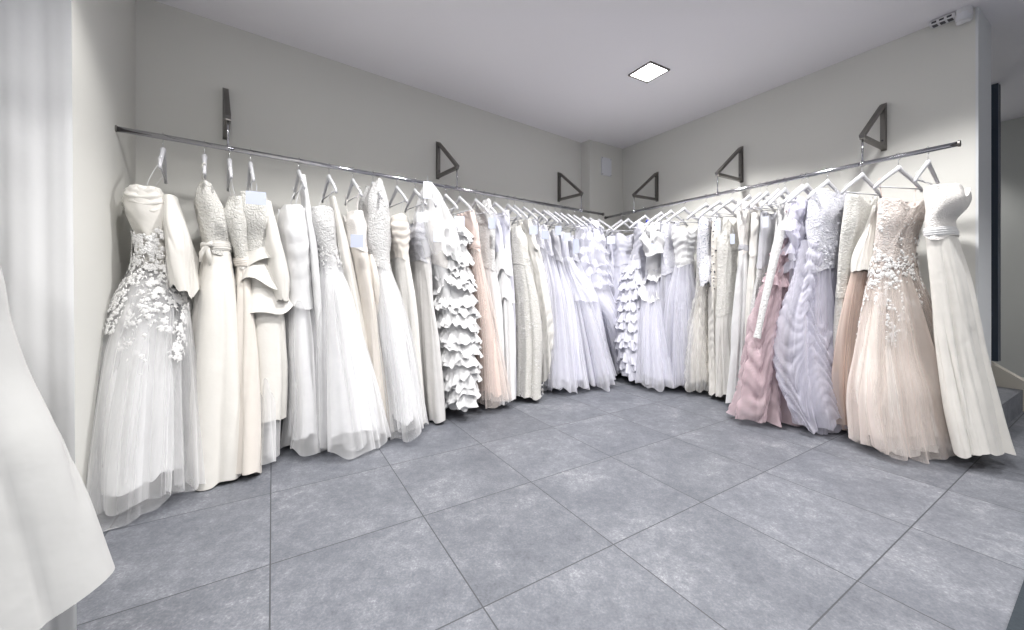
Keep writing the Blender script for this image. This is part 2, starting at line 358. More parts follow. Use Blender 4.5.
def bracket(side, px, label):
    D, n, P = SIDE[side]; a = on_plane(side, px); W = WL if side == 'L' else WR
    g = W-P; zb = 2.068; e = empty('wall_bracket', (a[0], a[1], RAILZ), math.atan2(D[1], D[0]))
    tag(e, label, 'bracket')
    sgn = 1 if (n[0]*-D[1]+n[1]*D[0]) > 0 else -1        # local +y is -n or n
    s = sgn; h = .33; zt = zb-RAILZ; m = MB()
    m.box((0, s*(g-.014), zt+h/2), .03, .028, h, bev=.001); m.box((0, s*(g-.003), zt+h/2), .034, .005, h+.02)
    m.build('wall_plate', 'bracket', e)
    m = MB(); m.box((0, s*(g*.5-.012), zt+.014), .03, g-.012, .026, bev=.001); m.build('arm', 'bracket', e)
    m = MB(); v0 = Vector((0, -s*.012, zt+.018)); v1 = Vector((0, s*(g-.026), zt+h-.012)); dv = (v1-v0); ll = dv.length; dv.normalize()
    m.box((v0+v1)/2, .0298, ll, .024, ax=(1, 0, 0), ay=dv, az=Vector((1, 0, 0)).cross(dv)); m.build('brace', 'bracket', e)
    m = MB(); m.tube([(0, 0, .012), (0, 0, zt+.004)], .006, 10); m.build('drop_rod', 'chrome', e, True)
    m = MB(); m.tube([(-.012, 0, 0), (.012, 0, 0)], .0175, 16); m.build('clamp', 'chrome', e, True)
    for zz in (zt+.06, zt+h-.05):
        m = MB(); m.tube([(0, s*(g-.03), zz), (0, s*(g-.036), zz)], .007, 8); m.build('bolt', 'darkplastic', e)
bracket('L', 228, 'triangular steel wall bracket near the left end of the rails')
bracket('L', 457, 'triangular steel wall bracket at the middle of the left rail')
bracket('L', 581.5, 'triangular steel wall bracket beside the corner pillar, left rail')
bracket('R', 634, 'triangular steel wall bracket nearest the corner on the right rail')
bracket('R', 717.5, 'triangular steel wall bracket at the middle of the right rail')
bracket('R', 862.5, 'largest looking triangular steel bracket near the right rail end')

# ------------------------------------------------------------------ hangers
def unit_hanger():
    m = MB(); pts = []; rs = []
    for i in range(25):
        q = -1+i/12; x = .195*q; z = -.082-.128*abs(q)**1.15-.010*(1 if abs(q) > .99 else 0)
        if abs(q) < .12: z += .006*(1-abs(q)/.12)
        pts.append((x, 0, z)); rs.append(.0155-.005*abs(q)+(.004 if abs(q) < .05 else 0))
    m.tube(pts, rs, 10, flat=(Vector((0, 1, 0)), .75)); body = m
    m2 = MB(); m2.tube([(-.178, 0, -.204), (.178, 0, -.204)], .0045, 8); 
    m3 = MB(); hp = [(0, 0, -.078), (0, 0, -.026)]
    for i in range(15):
        a = -PI/2+.15+(PI*1.32)*i/14; hp.append((.0215*math.cos(a)*1.0, 0, .0215*math.sin(a)))
    m3.tube(hp, .0018, 7)
    return body, m2, m3
HB, HT, HH = unit_hanger()
proto = None
def hanger(side, px, yaw, label):
    """white hanger over the rail; yaw turns it away from square to the rail"""
    global proto
    D, n, P = SIDE[side]; a = on_plane(side, px); ang = math.atan2(n[1], n[0])+yaw
    if proto is None:
        e = empty('clothes_hanger', (a[0], a[1], RAILZ), ang)
        HB.build('shoulder_bar', 'hanger', e, True); HT.build('trouser_bar', 'hanger', e, True); HH.build('hook', 'wire', e, True); proto = e
    else:
        e = proto.copy(); COL.objects.link(e); e.location = (a[0], a[1], RAILZ); e.rotation_euler = (0, 0, ang)
        for ch in proto.children:
            c = ch.copy(); COL.objects.link(c); c.parent = e
    tag(e, label, 'hanger', 'white hangers on the %s rail' % ('left' if side == 'L' else 'right'))
    return e, a, np.array([math.cos(ang), math.sin(ang)])

# ------------------------------------------------------------------ gowns
def pchip(xs, ys, x):
    xs, ys = np.array(xs, float), np.array(ys, float); h = np.diff(xs); dl = np.diff(ys)/h; m = np.zeros(len(xs))
    m[0], m[-1] = dl[0], dl[-1]
    for i in range(1, len(xs)-1):
        m[i] = 0 if dl[i-1]*dl[i] <= 0 else 2/(1/dl[i-1]+1/dl[i])
    k = np.clip(np.searchsorted(xs, x, side='right')-1, 0, len(h)-1); t = (x-xs[k])/h[k]
    return ys[k]*(2*t**3-3*t**2+1)+h[k]*m[k]*(t**3-2*t**2+t)+ys[k+1]*(-2*t**3+3*t**2)+h[k]*m[k+1]*(t**3-t**2)
class Form:
    """the body of a gown as a stack of ellipses standing in the room"""
    def __init__(s, side, rows, Wdir, hemz=None, waist=None, vmax=.75, top_v=0.0, b_top=.13, b_hem=.28):
        D, n, P = SIDE[side]; n = np.array(n); s.side = side
        T = np.array([-Wdir[1], Wdir[0]]); out = []
        y0 = waist if waist else rows[0][0]; yh, xl, xr = rows[-1]; r = ((xl+xr)/2-CX)/F
        if hemz is not None and yh > HY+30:
            df = (CAMH-hemz)*F/(yh-HY); vf = P-(n[0]*r+n[1])*df; vf = min(max(vf, .03), vmax)
        else: vf = .25
        vh = max(vf-b_hem, -.12) if side != 'F' else 0.0
        for (y, xl, xr) in rows:
            t = 0 if y <= y0 else (y-y0)/(yh-y0)
            v = top_v+(vh-top_v)*t**.9; b = b_top+(b_hem-b_top)*t**.7
            pm = (xl+xr)/2; C = on_plane(side, pm, v); r = (pm-CX)/F; q = math.sqrt(1+r*r); p = np.array([1, -r])/q
            w = (xr-xl)/2/F*C[1]/q
            Wp, Tp = abs(Wdir@p), abs(T@p)
            bb = min(b, .86*w/max(Wp, 1e-3)); a = max(math.sqrt(max(w*w-(bb*Wp)**2, 0))/max(Tp, .2), .018); a = min(a, .42)
            dz = C[1]-bb*.5*t*1.0
            out.append([CAMH+(HY-y)/F*(C[1] if t < .5 else dz), C[0], C[1], a, bb])
        if hemz is not None: out[-1][0] = hemz
        for i in range(1, len(out)):
            if out[i][0] > out[i-1][0]-.012: out[i][0] = out[i-1][0]-.012
        s.st = np.array(out); s.W = np.array(Wdir); s.T = T; s.zt = s.st[0, 0]; s.zb = s.st[-1, 0]; s.c = s.st[:, 1:3].mean(0)
        s.zw = CAMH+(HY-waist)/F*on_plane(side, rows[0][1])[1] if waist else None
        s.foot = (float(s.st[-1, 1]), float(s.st[-1, 2]), 0.0)
        if waist:
            ys = [r_[0] for r_ in rows]; s.zw = float(np.interp(waist, ys, s.st[:, 0]))
    def ell(s, z):
        x = -np.atleast_1d(z).astype(float); X = -s.st[:, 0]
        x = np.clip(x, X[0], X[-1]); return [pchip(X, s.st[:, k], x) for k in (1, 2, 3, 4)]
    def thetas(s, n, z):
        cx, cy, a, b = [q[0] for q in s.ell(z)]; th = np.linspace(0, 2*PI, 721); ds = np.hypot(a*np.sin(th), b*np.cos(th)); ds = (ds[1:]+ds[:-1])/2
        c = np.concatenate([[0], np.cumsum(ds)]); c /= c[-1]; return np.interp(np.linspace(0, 1, n, endpoint=False), c, th), float(np.sum(ds)*2*PI/720)
    def pos(s, z, th, disp):
        """z (rows,) or (rows,n); th (n,); disp (rows,n) outward"""
        z = np.asarray(z, float); 
        zr = z if z.ndim == 1 else z.mean(1)
        cx, cy, a, b = [q[:, None] for q in s.ell(zr)]
        ct, sn = np.cos(th)[None], np.sin(th)[None]; e = .86
        lx = np.sign(ct)*np.abs(ct)**e; ly = np.sign(sn)*np.abs(sn)**e
        nx, ny = ct*b, sn*a; q = np.sqrt(nx**2+ny**2)+1e-9; nx, ny = nx/q, ny/q
        tl, wl = a*lx+disp*nx, b*ly+disp*ny
        X = cx+tl*s.T[0]+wl*s.W[0]; Y = cy+tl*s.T[1]+wl*s.W[1]
        Z = z if z.ndim == 2 else np.repeat(z[:, None], len(th), 1)
        return np.stack([X, Y, Z], -1)
def sheet(name, P, mat, parent, closed=True):
    r, n = P.shape[:2]; i, j = np.meshgrid(np.arange(r-1), np.arange(n if closed else n-1), indexing='ij')
    a = i*n+j; b = i*n+(j+1) % n; f = np.stack([a, b, b+n, a+n], -1).reshape(-1, 4)
    return mesh_obj(name, P.reshape(-1, 3), f, mat, parent, True)
def waves(rng, u, nf, t, jit=.7, drift=.5, sharp=.8):
    """cloth folds round a hem: u (n,) in 0..1, t (rows,1)"""
    ph = rng.random()*6.28
    w1 = jit*np.sin(2*PI*u*2+rng.random()*6)+jit*.7*np.sin(2*PI*u*5+rng.random()*6)
    x = PI*nf*u+ph+w1+drift*np.sin(t*3+u*9)*(1-t)*.8
    amp = .75+.45*np.sin(2*PI*u*3+rng.random()*6)+.2*np.sin(2*PI*u*7+rng.random()*6)
    f = np.abs(np.sin(x))**sharp*2-1
    f2 = np.sin(2*PI*u*nf*1.7+rng.random()*6+2*t)*.22
    f3 = (np.abs(np.sin(PI*u*nf*2.6+rng.random()*6+1.3*np.sin(u*19)+.7*t))**.7-.5)*.42*(.4+.6*np.sin(2*PI*u*2+rng.random()*6)**2)
    return f*amp+f2+f3
def skirt(form, name, mat, parent, seed, z0=None, z1=None, nf=9, amp=.03, grow=0., hemw=.014, n=210, rows=60, flare=0., power=.9, style=None, crush=.006):
    rng = np.random.default_rng(seed); z0 = form.zt if z0 is None else z0; z1 = form.zb if z1 is None else z1
    th, per = form.thetas(n, z1); u = np.arange(n)/n; t = np.linspace(0, 1, rows)[:, None]
    nf = int(round(nf))
    hem = hemw*(np.sin(2*PI*u*3+rng.random()*6)+.6*np.sin(2*PI*u*nf*.5+rng.random()*6)+.5*np.sin(2*PI*u*11+1))[None]
    Z = z0+(z1-z0)*t+hem*t**3; Z = np.maximum(Z, .006+.0*Z)
    d = waves(rng, u, nf, t)*amp*1.4*(.12+t**power*.95)+grow+flare*t**3
    # creases drifting down the cloth
    for k in range(5):
        c, s_, w_ = rng.random(), rng.uniform(-.16, .16), rng.uniform(.012, .03)
        du = ((u[None]-c-s_*t+.5) % 1)-.5; d += crush*1.3*np.exp(-(du/w_)**2)*np.sin(PI*np.clip(t*1.1, 0, 1))
    for k in range(9):
        cu, ct = rng.random(), rng.random(); du = ((u[None]-cu+.5) % 1)-.5
        d += crush*rng.uniform(-1, 1)*np.exp(-(du/.05)**2-((t-ct)/.09)**2)
    d += .014*np.sin(2*PI*u[None]+rng.random()*6+t*2.2)*np.sin(PI*t)+.010*np.sin(4*PI*u[None]+rng.random()*6-t*3)*t
    for k in range(7):
        c, s_, w_ = rng.random(), rng.uniform(-.10, .10), rng.uniform(.005, .009)
        du = ((u[None]-c-s_*t**1.5+.5) % 1)-.5; lo, hi = rng.uniform(0, .4), rng.uniform(.6, 1.2)
        d -= amp*rng.uniform(.35, .8)*np.exp(-(du/w_)**2)*np.clip((t-lo)*5, 0, 1)*np.clip((hi-t)*5, 0, 1)
    if style == 'pickup':
        # gathered cloth: folds hang in scallops between lines of stitching
        H = z0-z1; pk = min(1.25, max(.9, per/1.1)) if per > .8 else .55; nc = max(3, int(round(per/.27)))
        def nz(a, b, c): return np.sin(2*PI*a*u[None]+b*t+rng.random()*6)*c
        uu = u[None]+nz(1, 4, .05)+nz(2, 7, .03)+nz(4, 11, .012); c_ = np.cos(2*PI*uu*nc)
        g = t*H/.135+.75*c_*(1+nz(1, 3, .3))+nz(2, 5, .8)+nz(5, 7, .30)+nz(9, 13, .10)
        env = .55+.45*np.sin(t*7+nz(2, 3, 1.5))
        d += pk*(.022*c_*env+.030*(np.abs(np.sin(PI*g))**.7-.6)*(.55+.45*nz(3, 6, 1.))+.011*(np.abs(np.sin(PI*(g*2.3+nz(4, 5, .6))))**.8-.5)
                 +.014*(np.abs(np.sin(PI*(uu*nc*1.5+.8*t)))**.6-.5)*(1-env))
    if style == 'bubble':
        d += .05*np.sin(PI*t)**.7
    P = form.pos(Z, th, d)
    return sheet(name, P, mat, parent)
def bodice(form, mat, parent, seed, zb, neck='sweet', ruch=0., name='bodice', puff=0.):
    rng = np.random.default_rng(seed); n = 96; rows = 26; z0 = form.zt
    th, per = form.thetas(n, z0); t = np.linspace(0, 1, rows)[:, None]; u = np.arange(n)/n
    # neckline rises over the cups, dips in the middle and under the arms
    if neck == 'sweet': nk = .022*np.cos(2*th)*0+.02*np.abs(np.sin(th))**.6-.015*np.exp(-((np.abs(np.cos(th))-1)/.12)**2)
    elif neck == 'v': nk = .05*np.abs(np.sin(th))-.04
    else: nk = .006*np.sin(th*2)
    th0 = PI if form.side == 'R' else 0.
    nk = nk+.004*np.sin(th*5+rng.random()*6)
    if neck == 'sweet': nk = nk-.030*np.exp(-((((th-th0+PI) % (2*PI))-PI)/.28)**2)
    Z = z0+(zb-z0)*t+nk[None]*(1-t)**2-(.035*np.abs(np.sin(th+.3))**3+.012)[None]*t**4
    d = .004*np.sin(th*7+seed)[None]*(1-t)+.018*np.exp(-((t-.35)/.22)**2)*(np.abs(np.sin(th[None]*1.0+.5))-.5)
    if ruch: d += ruch*np.sin(t*34+np.sin(th*2+1)[None]*2.2+np.sin(th*5)[None]*.5)*np.sin(PI*np.clip(t+.05, 0, 1))
    if puff: d += puff*(np.sin(t*13+np.sin(u*2*PI*4)[None]*2)+np.sin(u*2*PI*9+t*7)*.8+.6)*np.sin(PI*np.clip(t, 0.03, .97))
    th0 = PI if form.side == 'R' else 0.
    for sg in (-1, 1):
        dth = (th-th0-sg*.75+PI) % (2*PI)-PI
        d = d+.020*np.exp(-(dth/.5)**2)[None]*np.exp(-((t-.26)/.18)**2)
    d = d*np.clip((1-t)*6, 0, 1)+.0025+.004*np.clip(1-(1-t)*8, 0, 1)
    for k in range(4):
        c_, s_ = rng.random(), rng.uniform(-.3, .3); du = ((u[None]-c_-s_*t+.5) % 1)-.5; d += .005*np.exp(-(du/.02)**2)
    P = form.pos(Z, th, d)
    # turned-in edge
    P2 = form.pos(Z[0:1]-.0+.002, th, d[0:1]-.004); P3 = form.pos(Z[0:1]-.05, th, d[0:1]-.008)
    return sheet(name, np.concatenate([P3, P2, P]), mat, parent)
def band(form, name, mat, parent, z0, z1, grow=.006, pleats=4, seed=0):
    n = 90; rows = 14; th, per = form.thetas(n, z0); t = np.linspace(0, 1, rows)[:, None]
    Z = z0+(z1-z0)*t+.006*np.sin(th*2+seed)[None]; d = grow*np.sin(PI*np.clip(t, .02, .98))**.3+.0022*np.sin(t*2*PI*pleats+.4*np.sin(th*3)[None])
    return sheet(name, form.pos(Z, th, d+.002), mat, parent)
def flounces(form, mat, parent, seed, zs, drop=.12, amp=.03, nw=12, name='ruffle', slant=.03, out=.05):
    """tiers of gathered frill, each its own part"""
    rng = np.random.default_rng(seed)
    for k, z in enumerate(zs):
        n = 200; rows = 9; th, per = form.thetas(n, z); u = np.arange(n)/n; t = np.linspace(0, 1, rows)[:, None]
        w1 = np.sin(2*PI*u*nw+rng.random()*6+1.6*np.sin(2*PI*u*3+rng.random()*6)); w2 = np.sin(2*PI*u*nw*2.3+rng.random()*6)
        d = .004+out*t**1.1+amp*(w1*.8+w2*.4)*t**.8
        Z = z-drop*t*(1+.10*w1-.10*w2+.12*np.sin(2*PI*u*nw*.37+rng.random()*6))+slant*np.sin(2*PI*u*1+rng.random()*6)[None]+.5*slant*np.sin(2*PI*u*4+rng.random()*6)[None]
        Z = np.maximum(Z, .01)
        sheet(name, form.pos(Z, th, d), mat, parent)
def flower_verts(c, nrm, up, r, rng, lift=.002):
    """one embroidered flower with five petals"""
    tz = np.array(nrm); tx = np.cross(up, tz); tx /= np.linalg.norm(tx)+1e-9; ty = np.cross(tz, tx); a0 = rng.random()*6
    V = [c+tz*(lift+.003)]; F = []
    n = 20
    for k in range(n):
        a = a0+2*PI*k/n; rr = r*(.55+.45*abs(math.cos(2.5*a+a0))); V.append(c+tz*lift*(.4)+(tx*math.cos(a)+ty*math.sin(a))*rr)
        
    for k in range(n): F.append([0, 1+k, 1+(k+1) % n])
    return V, F
def leaf_verts(c, nrm, up, r, rng, lift=.003):
    tz = np.array(nrm); tx = np.cross(up, tz); tx /= np.linalg.norm(tx)+1e-9; ty = np.cross(tz, tx); a = rng.random()*6
    d = tx*math.cos(a)+ty*math.sin(a); e = np.cross(tz, d)
    V = [c-d*r, c-d*.2*r+e*.32*r+tz*lift*.5, c+d*r, c-d*.2*r-e*.32*r+tz*lift*.5, c+tz*lift*1.6]
    return V, [[0, 3, 4], [3, 2, 4], [2, 1, 4], [1, 0, 4]]
def applique(form, mat, parent, seed, dens, count=160, r=(.008, .02), grow=.02, name='lace_applique', facing=True):
    """sewn-on lace flowers and leaves lying on the cloth; dens(u_theta, z) says how likely they are"""
    rng = np.random.default_rng(seed); m = MB(); done = 0; tries = 0
    while done < count and tries < count*30:
        tries += 1; z = rng.uniform(form.zb, form.zt); th = rng.random()*2*PI
        if rng.random() > dens(th, z): continue
        cl = rng.integers(4, 9)
        for q in range(cl):
            z2 = z+rng.normal()*.020; th2 = th+rng.normal()*.09
            z2 = min(max(z2, form.zb+.01), form.zt-.005)
            p = form.pos(np.array([z2]), np.array([th2]), np.array([[grow]]))[0, 0]; p2 = form.pos(np.array([z2]), np.array([th2+.05]), np.array([[grow]]))[0, 0]
            p3 = form.pos(np.array([z2-.02]), np.array([th2]), np.array([[grow]]))[0, 0]
            nr = np.cross(p2-p, p3-p); L_ = np.linalg.norm(nr)
            if L_ < 1e-9: continue
            nr = nr/L_; cen = form.pos(np.array([z2]), np.array([th2]), np.array([[grow-.05]]))[0, 0]
            if (p-cen)@nr < 0: nr = -nr
            rr = rng.uniform(*r)*.62; up = np.array([0, 0, 1.])
            V, Fc = (flower_verts if rng.random() < .55 else leaf_verts)(p, nr, up, rr, rng)
            m.add(V, Fc)
        done += 1
    return m.build(name, mat, parent, False)
def straps(form, hx, hang_W, mat, parent, r=.0022, arm=.15, zoff=-.186, wide=1., foot=.8):
    out = []
    for s_ in (-1, 1):
        top = np.array([hx[0]+hang_W[0]*arm*s_, hx[1]+hang_W[1]*arm*s_, RAILZ+zoff+.012])
        cx, cy, a, b = [q[0] for q in form.ell(form.zt)]
        sg = 1 if (form.W@hang_W) > 0 else -1
        bot = np.array([cx+form.W[0]*b*foot*s_*sg, cy+form.W[1]*b*foot*s_*sg, form.zt-.01])
        pts = []
        for i in range(9):
            t = i/8; p = top*(1-t)+bot*t; p[2] += .0; pts.append(p+np.array([form.T[0], form.T[1], 0])*.008*math.sin(PI*t))
        loop = [pts[0]+np.array([form.T[0], form.T[1], 0])*.012*math.sin(q)*1 + np.array([0, 0, .012*(1-math.cos(q))]) for q in (PI*1.2, PI*.9, PI*.5)]
        m = MB(); m.tube(loop+pts, r, 7, flat=(Vector((form.W[0], form.W[1], 0)), wide)); m.build('strap', mat, parent, True)

NAMES = []
def gown(side, hook, rows, waist, hemz, body, skirt_, label, short, yaw=0., seed=1, lining=None, neck='sweet', ruch=0., puff=0.,
         nf=9, amp=.026, power=.9, style=None, b_top=.13, b_hem=.28, vmax=.75, sash=None, strap='satin_white', strap_r=.0022, strap_w=1., extra=None,
         sheer_drop=.0, cat='wedding dress', crush=.006, lin_shrink=.03, lin_up=.075, layers=1, veil=None, hcat='hanging on the rail', name='wedding_gown', group=None):
    h, hx, hW = hanger(side, hook, yaw, 'white hanger carrying the '+short)
    fm = Form(side, rows, hW, hemz, waist, vmax, b_top=b_top, b_hem=b_hem)
    e = empty(name, (0, 0, 0)); tag(e, label, cat, group or ('gowns on the %s rail' % ('left' if side == 'L' else 'right')))
    zw = fm.zw
    bodice(fm, body, e, seed, zw-.012, neck, ruch, puff=puff)
    if lining:
        ls = skirt(fm, 'lining', lining, e, seed+50, z0=zw+.004, z1=fm.zb+lin_up, nf=max(5, nf*.6), amp=amp*.6, grow=-lin_shrink, style=None, crush=crush)
    for k in range(layers):
        if k == 0: skirt(fm, 'skirt', skirt_, e, seed, z0=zw, nf=nf, amp=amp, power=power, style=style, crush=crush, z1=fm.zb+(.03 if layers > 1 else 0), grow=-.008 if layers > 1 else 0)
        else: skirt(fm, 'tulle_layer', veil or skirt_, e, seed+7, z0=zw+.002, nf=max(4, nf*.75), amp=amp*1.35, power=1.2, crush=.003, grow=.004, flare=.012, hemw=.024)
    if sash: band(fm, 'sash', sash, e, zw+.022, zw-.030, .010, 4, seed)
    straps(fm, hx, hW, strap, e, strap_r, wide=strap_w)
    if extra: extra(fm, e, hx, hW)
    # put the thing's origin at its foot
    f = fm.foot
    for c in e.children: c.data.transform(Matrix.Translation((-f[0], -f[1], 0)))
    e.location = f
    NAMES.append(short)
    return e, fm
def add_form(side, rows, W, **k): return Form(side, rows, W, **k)

exec_order = []
def Y(deg): return math.radians(deg)
def ap_front(lo, hi, k=1.0):
    return lambda th, z: k if lo < z < hi else 0.0
def train(side, rows, mat='satin_white', nf=3, seed=90, b0=.05, b1=.16, name='draped_train'):
    def f(fm, e, hx, hW):
        skirt(add_form(side, rows, hW, b_top=b0, b_hem=b1), name, mat, e, seed, nf=nf, amp=.006, hemw=.012, n=110, rows=40)
    return f
def both(*fs):
    def f(*a):
        for g in fs: g(*a)
    return f
# ---- left rail, from the left end towards the corner
def x1(fm, e, hx, hW):
    def dens(th, z):
        lim = .56+.30*abs(math.sin(th*3+1))
        return 1.0 if z > lim and z < 1.34 else 0
    applique(fm, 'applique', e, 5, dens, 420, (.010, .026), .020)
    f2 = add_form('L', [(198, 162, 178), (240, 165, 190), (275, 168, 196), (292, 172, 199)], hW, b_top=.12, b_hem=.16)
    skirt(f2, 'satin_panel', 'satin_ivory', e, 77, nf=4, amp=.008, hemw=.02)
    bodice(fm, 'satin_ivory', e, 9, fm.zt-.16, 'sweet', .006, name='ruched_cup')
gown('L', 163, [(194, 128, 166), (206, 127, 171), (224, 132, 172), (242, 138, 172), (262, 137, 175), (300, 119, 186), (340, 105, 188), (400, 94, 188), (460, 87, 188), (514, 86, 188)], 262, .03,
     'satin_ivory', 'tulle_soft', 'lace flower tulle gown spreading widest at the left end of the left rail', 'lace flower tulle gown at the left wall', seed=11,
     lining='lin_grey', nf=7, amp=.034, extra=x1, layers=2, b_hem=.20, lin_up=.10, lin_shrink=.045)
def x2(fm, e, hx, hW):
    m = MB(); z = fm.zw; p = fm.pos(np.array([z]), np.array([5.2]), np.array([[.02]]))[0, 0]
    c = Vector(p)
    for s_, l in ((-1, .10), (1, .12)):
        m.tube([c, c+Vector((s_*.02, -.012, -l*.5)), c+Vector((s_*.028, -.01, -l))], [.012, .016, .006], 8, flat=(Vector((0, 1, 0)), .4))
    m.tube([c+Vector((-.025, 0, 0)), c, c+Vector((.03, 0, .004))], [.015, .008, .016], 8); m.build('bow', 'satin_ivory', e, True)
gown('L', 204.5, [(186, 199, 210), (200, 198, 218), (225, 199, 230), (247, 203, 231), (300, 199, 239), (360, 196, 242), (420, 193, 244), (485, 190, 243)], 247, .02,
     'lace_ivory', 'satin_ivory', 'plain ivory satin gown with a halter lace top and waist bow, second from left', 'ivory satin gown with the waist bow', seed=12,
     sash='satin_ivory', nf=5, amp=.016, neck='v', extra=x2, strap='lace_ivory', strap_r=.006)
gown('L', 229.5, [(203, 229, 244), (222, 224, 248), (262, 234, 250), (300, 236, 251), (380, 234, 253), (477, 232, 255)], 262, .03,
     'lace_ivory', 'satin_champ', 'narrow champagne satin gown squeezed between the bow gown and the draped taffeta gown', 'narrow champagne satin gown', seed=13,
     nf=6, amp=.016, sash='satin_champ')
def x4(fm, e, hx, hW):
    for k, (z, dr) in enumerate(((fm.zw+.02, .10), (fm.zw-.11, .13), (fm.zw-.25, .14))):
        flounces(fm, 'satin_ivory', e, 60+k, [z], dr, .012, 3, 'drape', .03, .045)
gown('L', 250.5, [(199, 238, 266), (225, 238, 274), (250, 242, 275), (280, 243, 280), (320, 244, 284), (370, 246, 283), (424, 247, 281)], 250, .25,
     'lace_ivory', 'satin_ivory', 'ivory taffeta gown with three pleated drapes below a beaded bodice', 'ivory taffeta gown with pleated drapes', seed=14,
     lining=None, nf=5, amp=.014, extra=lambda fm, e, hx, hW: (x4(fm, e, hx, hW),
      skirt(add_form('L', [(300, 250, 272), (380, 250, 274), (466, 249, 272)], hW, hemz=.05, b_hem=.2), 'underskirt', 'tulle_white', e, 3, nf=7, amp=.02),
      train('L', [(203, 262, 271), (235, 264, 279), (275, 268, 287), (300, 272, 286)], 'satin_ivory', seed=93, b0=.1)(fm, e, hx, hW)))
gown('L', 299, [(211, 279, 305), (240, 281, 309), (270, 284, 311), (310, 285, 313), (345, 285, 315), (400, 285, 318), (455, 281, 322)], 300, .04,
     'satin_white', 'tulle_white', 'white gown with twisted ruching to the thigh and an organza fishtail hem', 'white twist ruched fishtail gown', seed=15,
     lining='lin_white', nf=6, amp=.022, ruch=.0035, layers=1, strap='satin_white', strap_r=.004, b_hem=.3, extra=train('L', [(176, 299, 305), (205, 301, 309), (250, 305, 315), (330, 308, 320), (446, 308, 321)], seed=91, b1=.2))
def x6(fm, e, hx, hW):
    applique(fm, 'applique', e, 6, lambda th, z: 1 if fm.zw-.10 < z < fm.zw+.12 else 0, 90, (.007, .014), .012)
gown('L', 329, [(212, 307, 333), (235, 308, 335), (257, 316, 338), (290, 314, 349), (330, 313, 360), (380, 313, 373), (452, 313, 384)], 257, .04,
     'lace_white', 'tulle_white', 'full white tulle skirted gown with a strapless lace bodice, left half of the left rail', 'full white tulle gown with lace bodice', seed=16,
     lining='lin_white', nf=11, amp=.028, extra=both(x6, train('L', [(197, 330, 334), (215, 331, 340), (258, 335, 350), (340, 347, 366), (440, 356, 380)], 'satin_ivory', seed=92, b1=.2)), layers=2, b_hem=.3, lin_up=.08)
def strip_fold(fm, e, hx, hW):
    f2 = add_form('L', [(255, 362, 372), (285, 365, 378), (305, 368, 380), (312, 369, 379)], hW, b_top=.14, b_hem=.17)
    skirt(f2, 'folded_train', 'satin_champ', e, 78, nf=3, amp=.006, hemw=.01)
gown('L', 353, [(216, 344, 362), (240, 344, 366), (262, 348, 368), (300, 352, 374), (360, 354, 382), (436, 356, 388)], 245, .05,
     'pearl_ivory', 'satin_champ', 'champagne satin gown with beaded straps and its train folded up', 'champagne gown with the folded train', seed=17,
     nf=7, amp=.012, extra=strip_fold, strap='pearl_ivory', strap_r=.005)
gown('L', 373, [(184, 367, 381), (205, 363, 386), (240, 362, 389), (262, 366, 388), (300, 368, 398), (350, 371, 408), (400, 375, 415), (438, 376, 419)], 262, .05,
     'lace_white', 'tulle_soft', 'white chiffon gown whose high lace bodice reaches almost to its hanger', 'white chiffon gown with the high lace bodice', seed=18,
     lining='lin_white', nf=9, amp=.024, neck='v', strap='lace_white', strap_r=.006, layers=2, b_hem=.28)
gown('L', 397, [(219, 386, 405), (235, 386, 408), (257, 391, 408), (300, 395, 414), (350, 399, 418), (430, 403, 424)], 255, .05,
     'satin_champ', 'chiff_cream', 'cream chiffon gown with a pleated champagne satin bust, beside the shiny pearl gown', 'cream gown with pleated champagne bust', seed=19,
     nf=8, amp=.012, ruch=.005)
gown('L', 415, [(224, 408, 424), (240, 407, 428), (262, 411, 430), (300, 413, 433), (350, 414, 438), (427, 416, 442)], 258, .03,
     'pearl_silver', 'satin_pearl', 'straight shiny pearl satin gown left of the frilled gown', 'shiny pearl satin gown', seed=20, nf=4, amp=.014, ruch=.003)
def x11(fm, e, hx, hW):
    f2 = add_form('L', [(184, 423, 432), (200, 420, 443), (225, 418, 456), (255, 424, 458)], hW, b_top=.12, b_hem=.15)
    skirt(f2, 'tulle_cape', 'tulle_white', e, 79, nf=7, amp=.014, hemw=.02)
gown('L', 425, [(224, 420, 440), (245, 420, 444), (265, 425, 448), (300, 428, 450), (350, 430, 454), (416, 432, 458)], 262, .06,
     'pearl_ivory', 'chiff_white', 'white gown under a sheer spotted tulle cape rising above the rail line', 'white gown with the tulle cape', seed=21, nf=7, amp=.014, extra=x11)
def x12(fm, e, hx, hW):
    zs = list(np.linspace(fm.zt-.02, fm.zb+.11, 19)); flounces(fm, 'chiff_white', e, 61, zs, .095, .024, 10, 'frill', .04, .045)
gown('L', 446, [(226, 437, 463), (260, 435, 466), (300, 436, 470), (350, 438, 473), (412, 441, 471)], 262, .10,
     'chiff_white', 'chiff_white', 'white gown covered from bust to hem in jagged chiffon frills', 'white gown covered in frills', seed=22, nf=6, amp=.010, extra=x12, b_hem=.22)
gown('L', 460, [(214, 458, 473), (236, 462, 478), (248, 464, 479), (300, 467, 489), (350, 467, 497), (410, 464, 504)], 246, .07,
     'satin_blush', 'tulle_blush', 'blush pink tulle gown on the left rail', 'blush pink tulle gown', seed=23, sash='satin_blush', lining='lin_blush', nf=7, amp=.022, layers=2, b_hem=.3)
gown('L', 476, [(203, 477, 490), (230, 478, 493), (266, 480, 495), (300, 484, 499), (350, 488, 503), (414, 492, 507)], 266, .05,
     'lace_white', 'chiff_white', 'narrow white gown with a long lace vest bodice, right of the blush gown', 'narrow white lace vest gown', seed=24, nf=5, amp=.012, strap='lace_white', strap_r=.005)
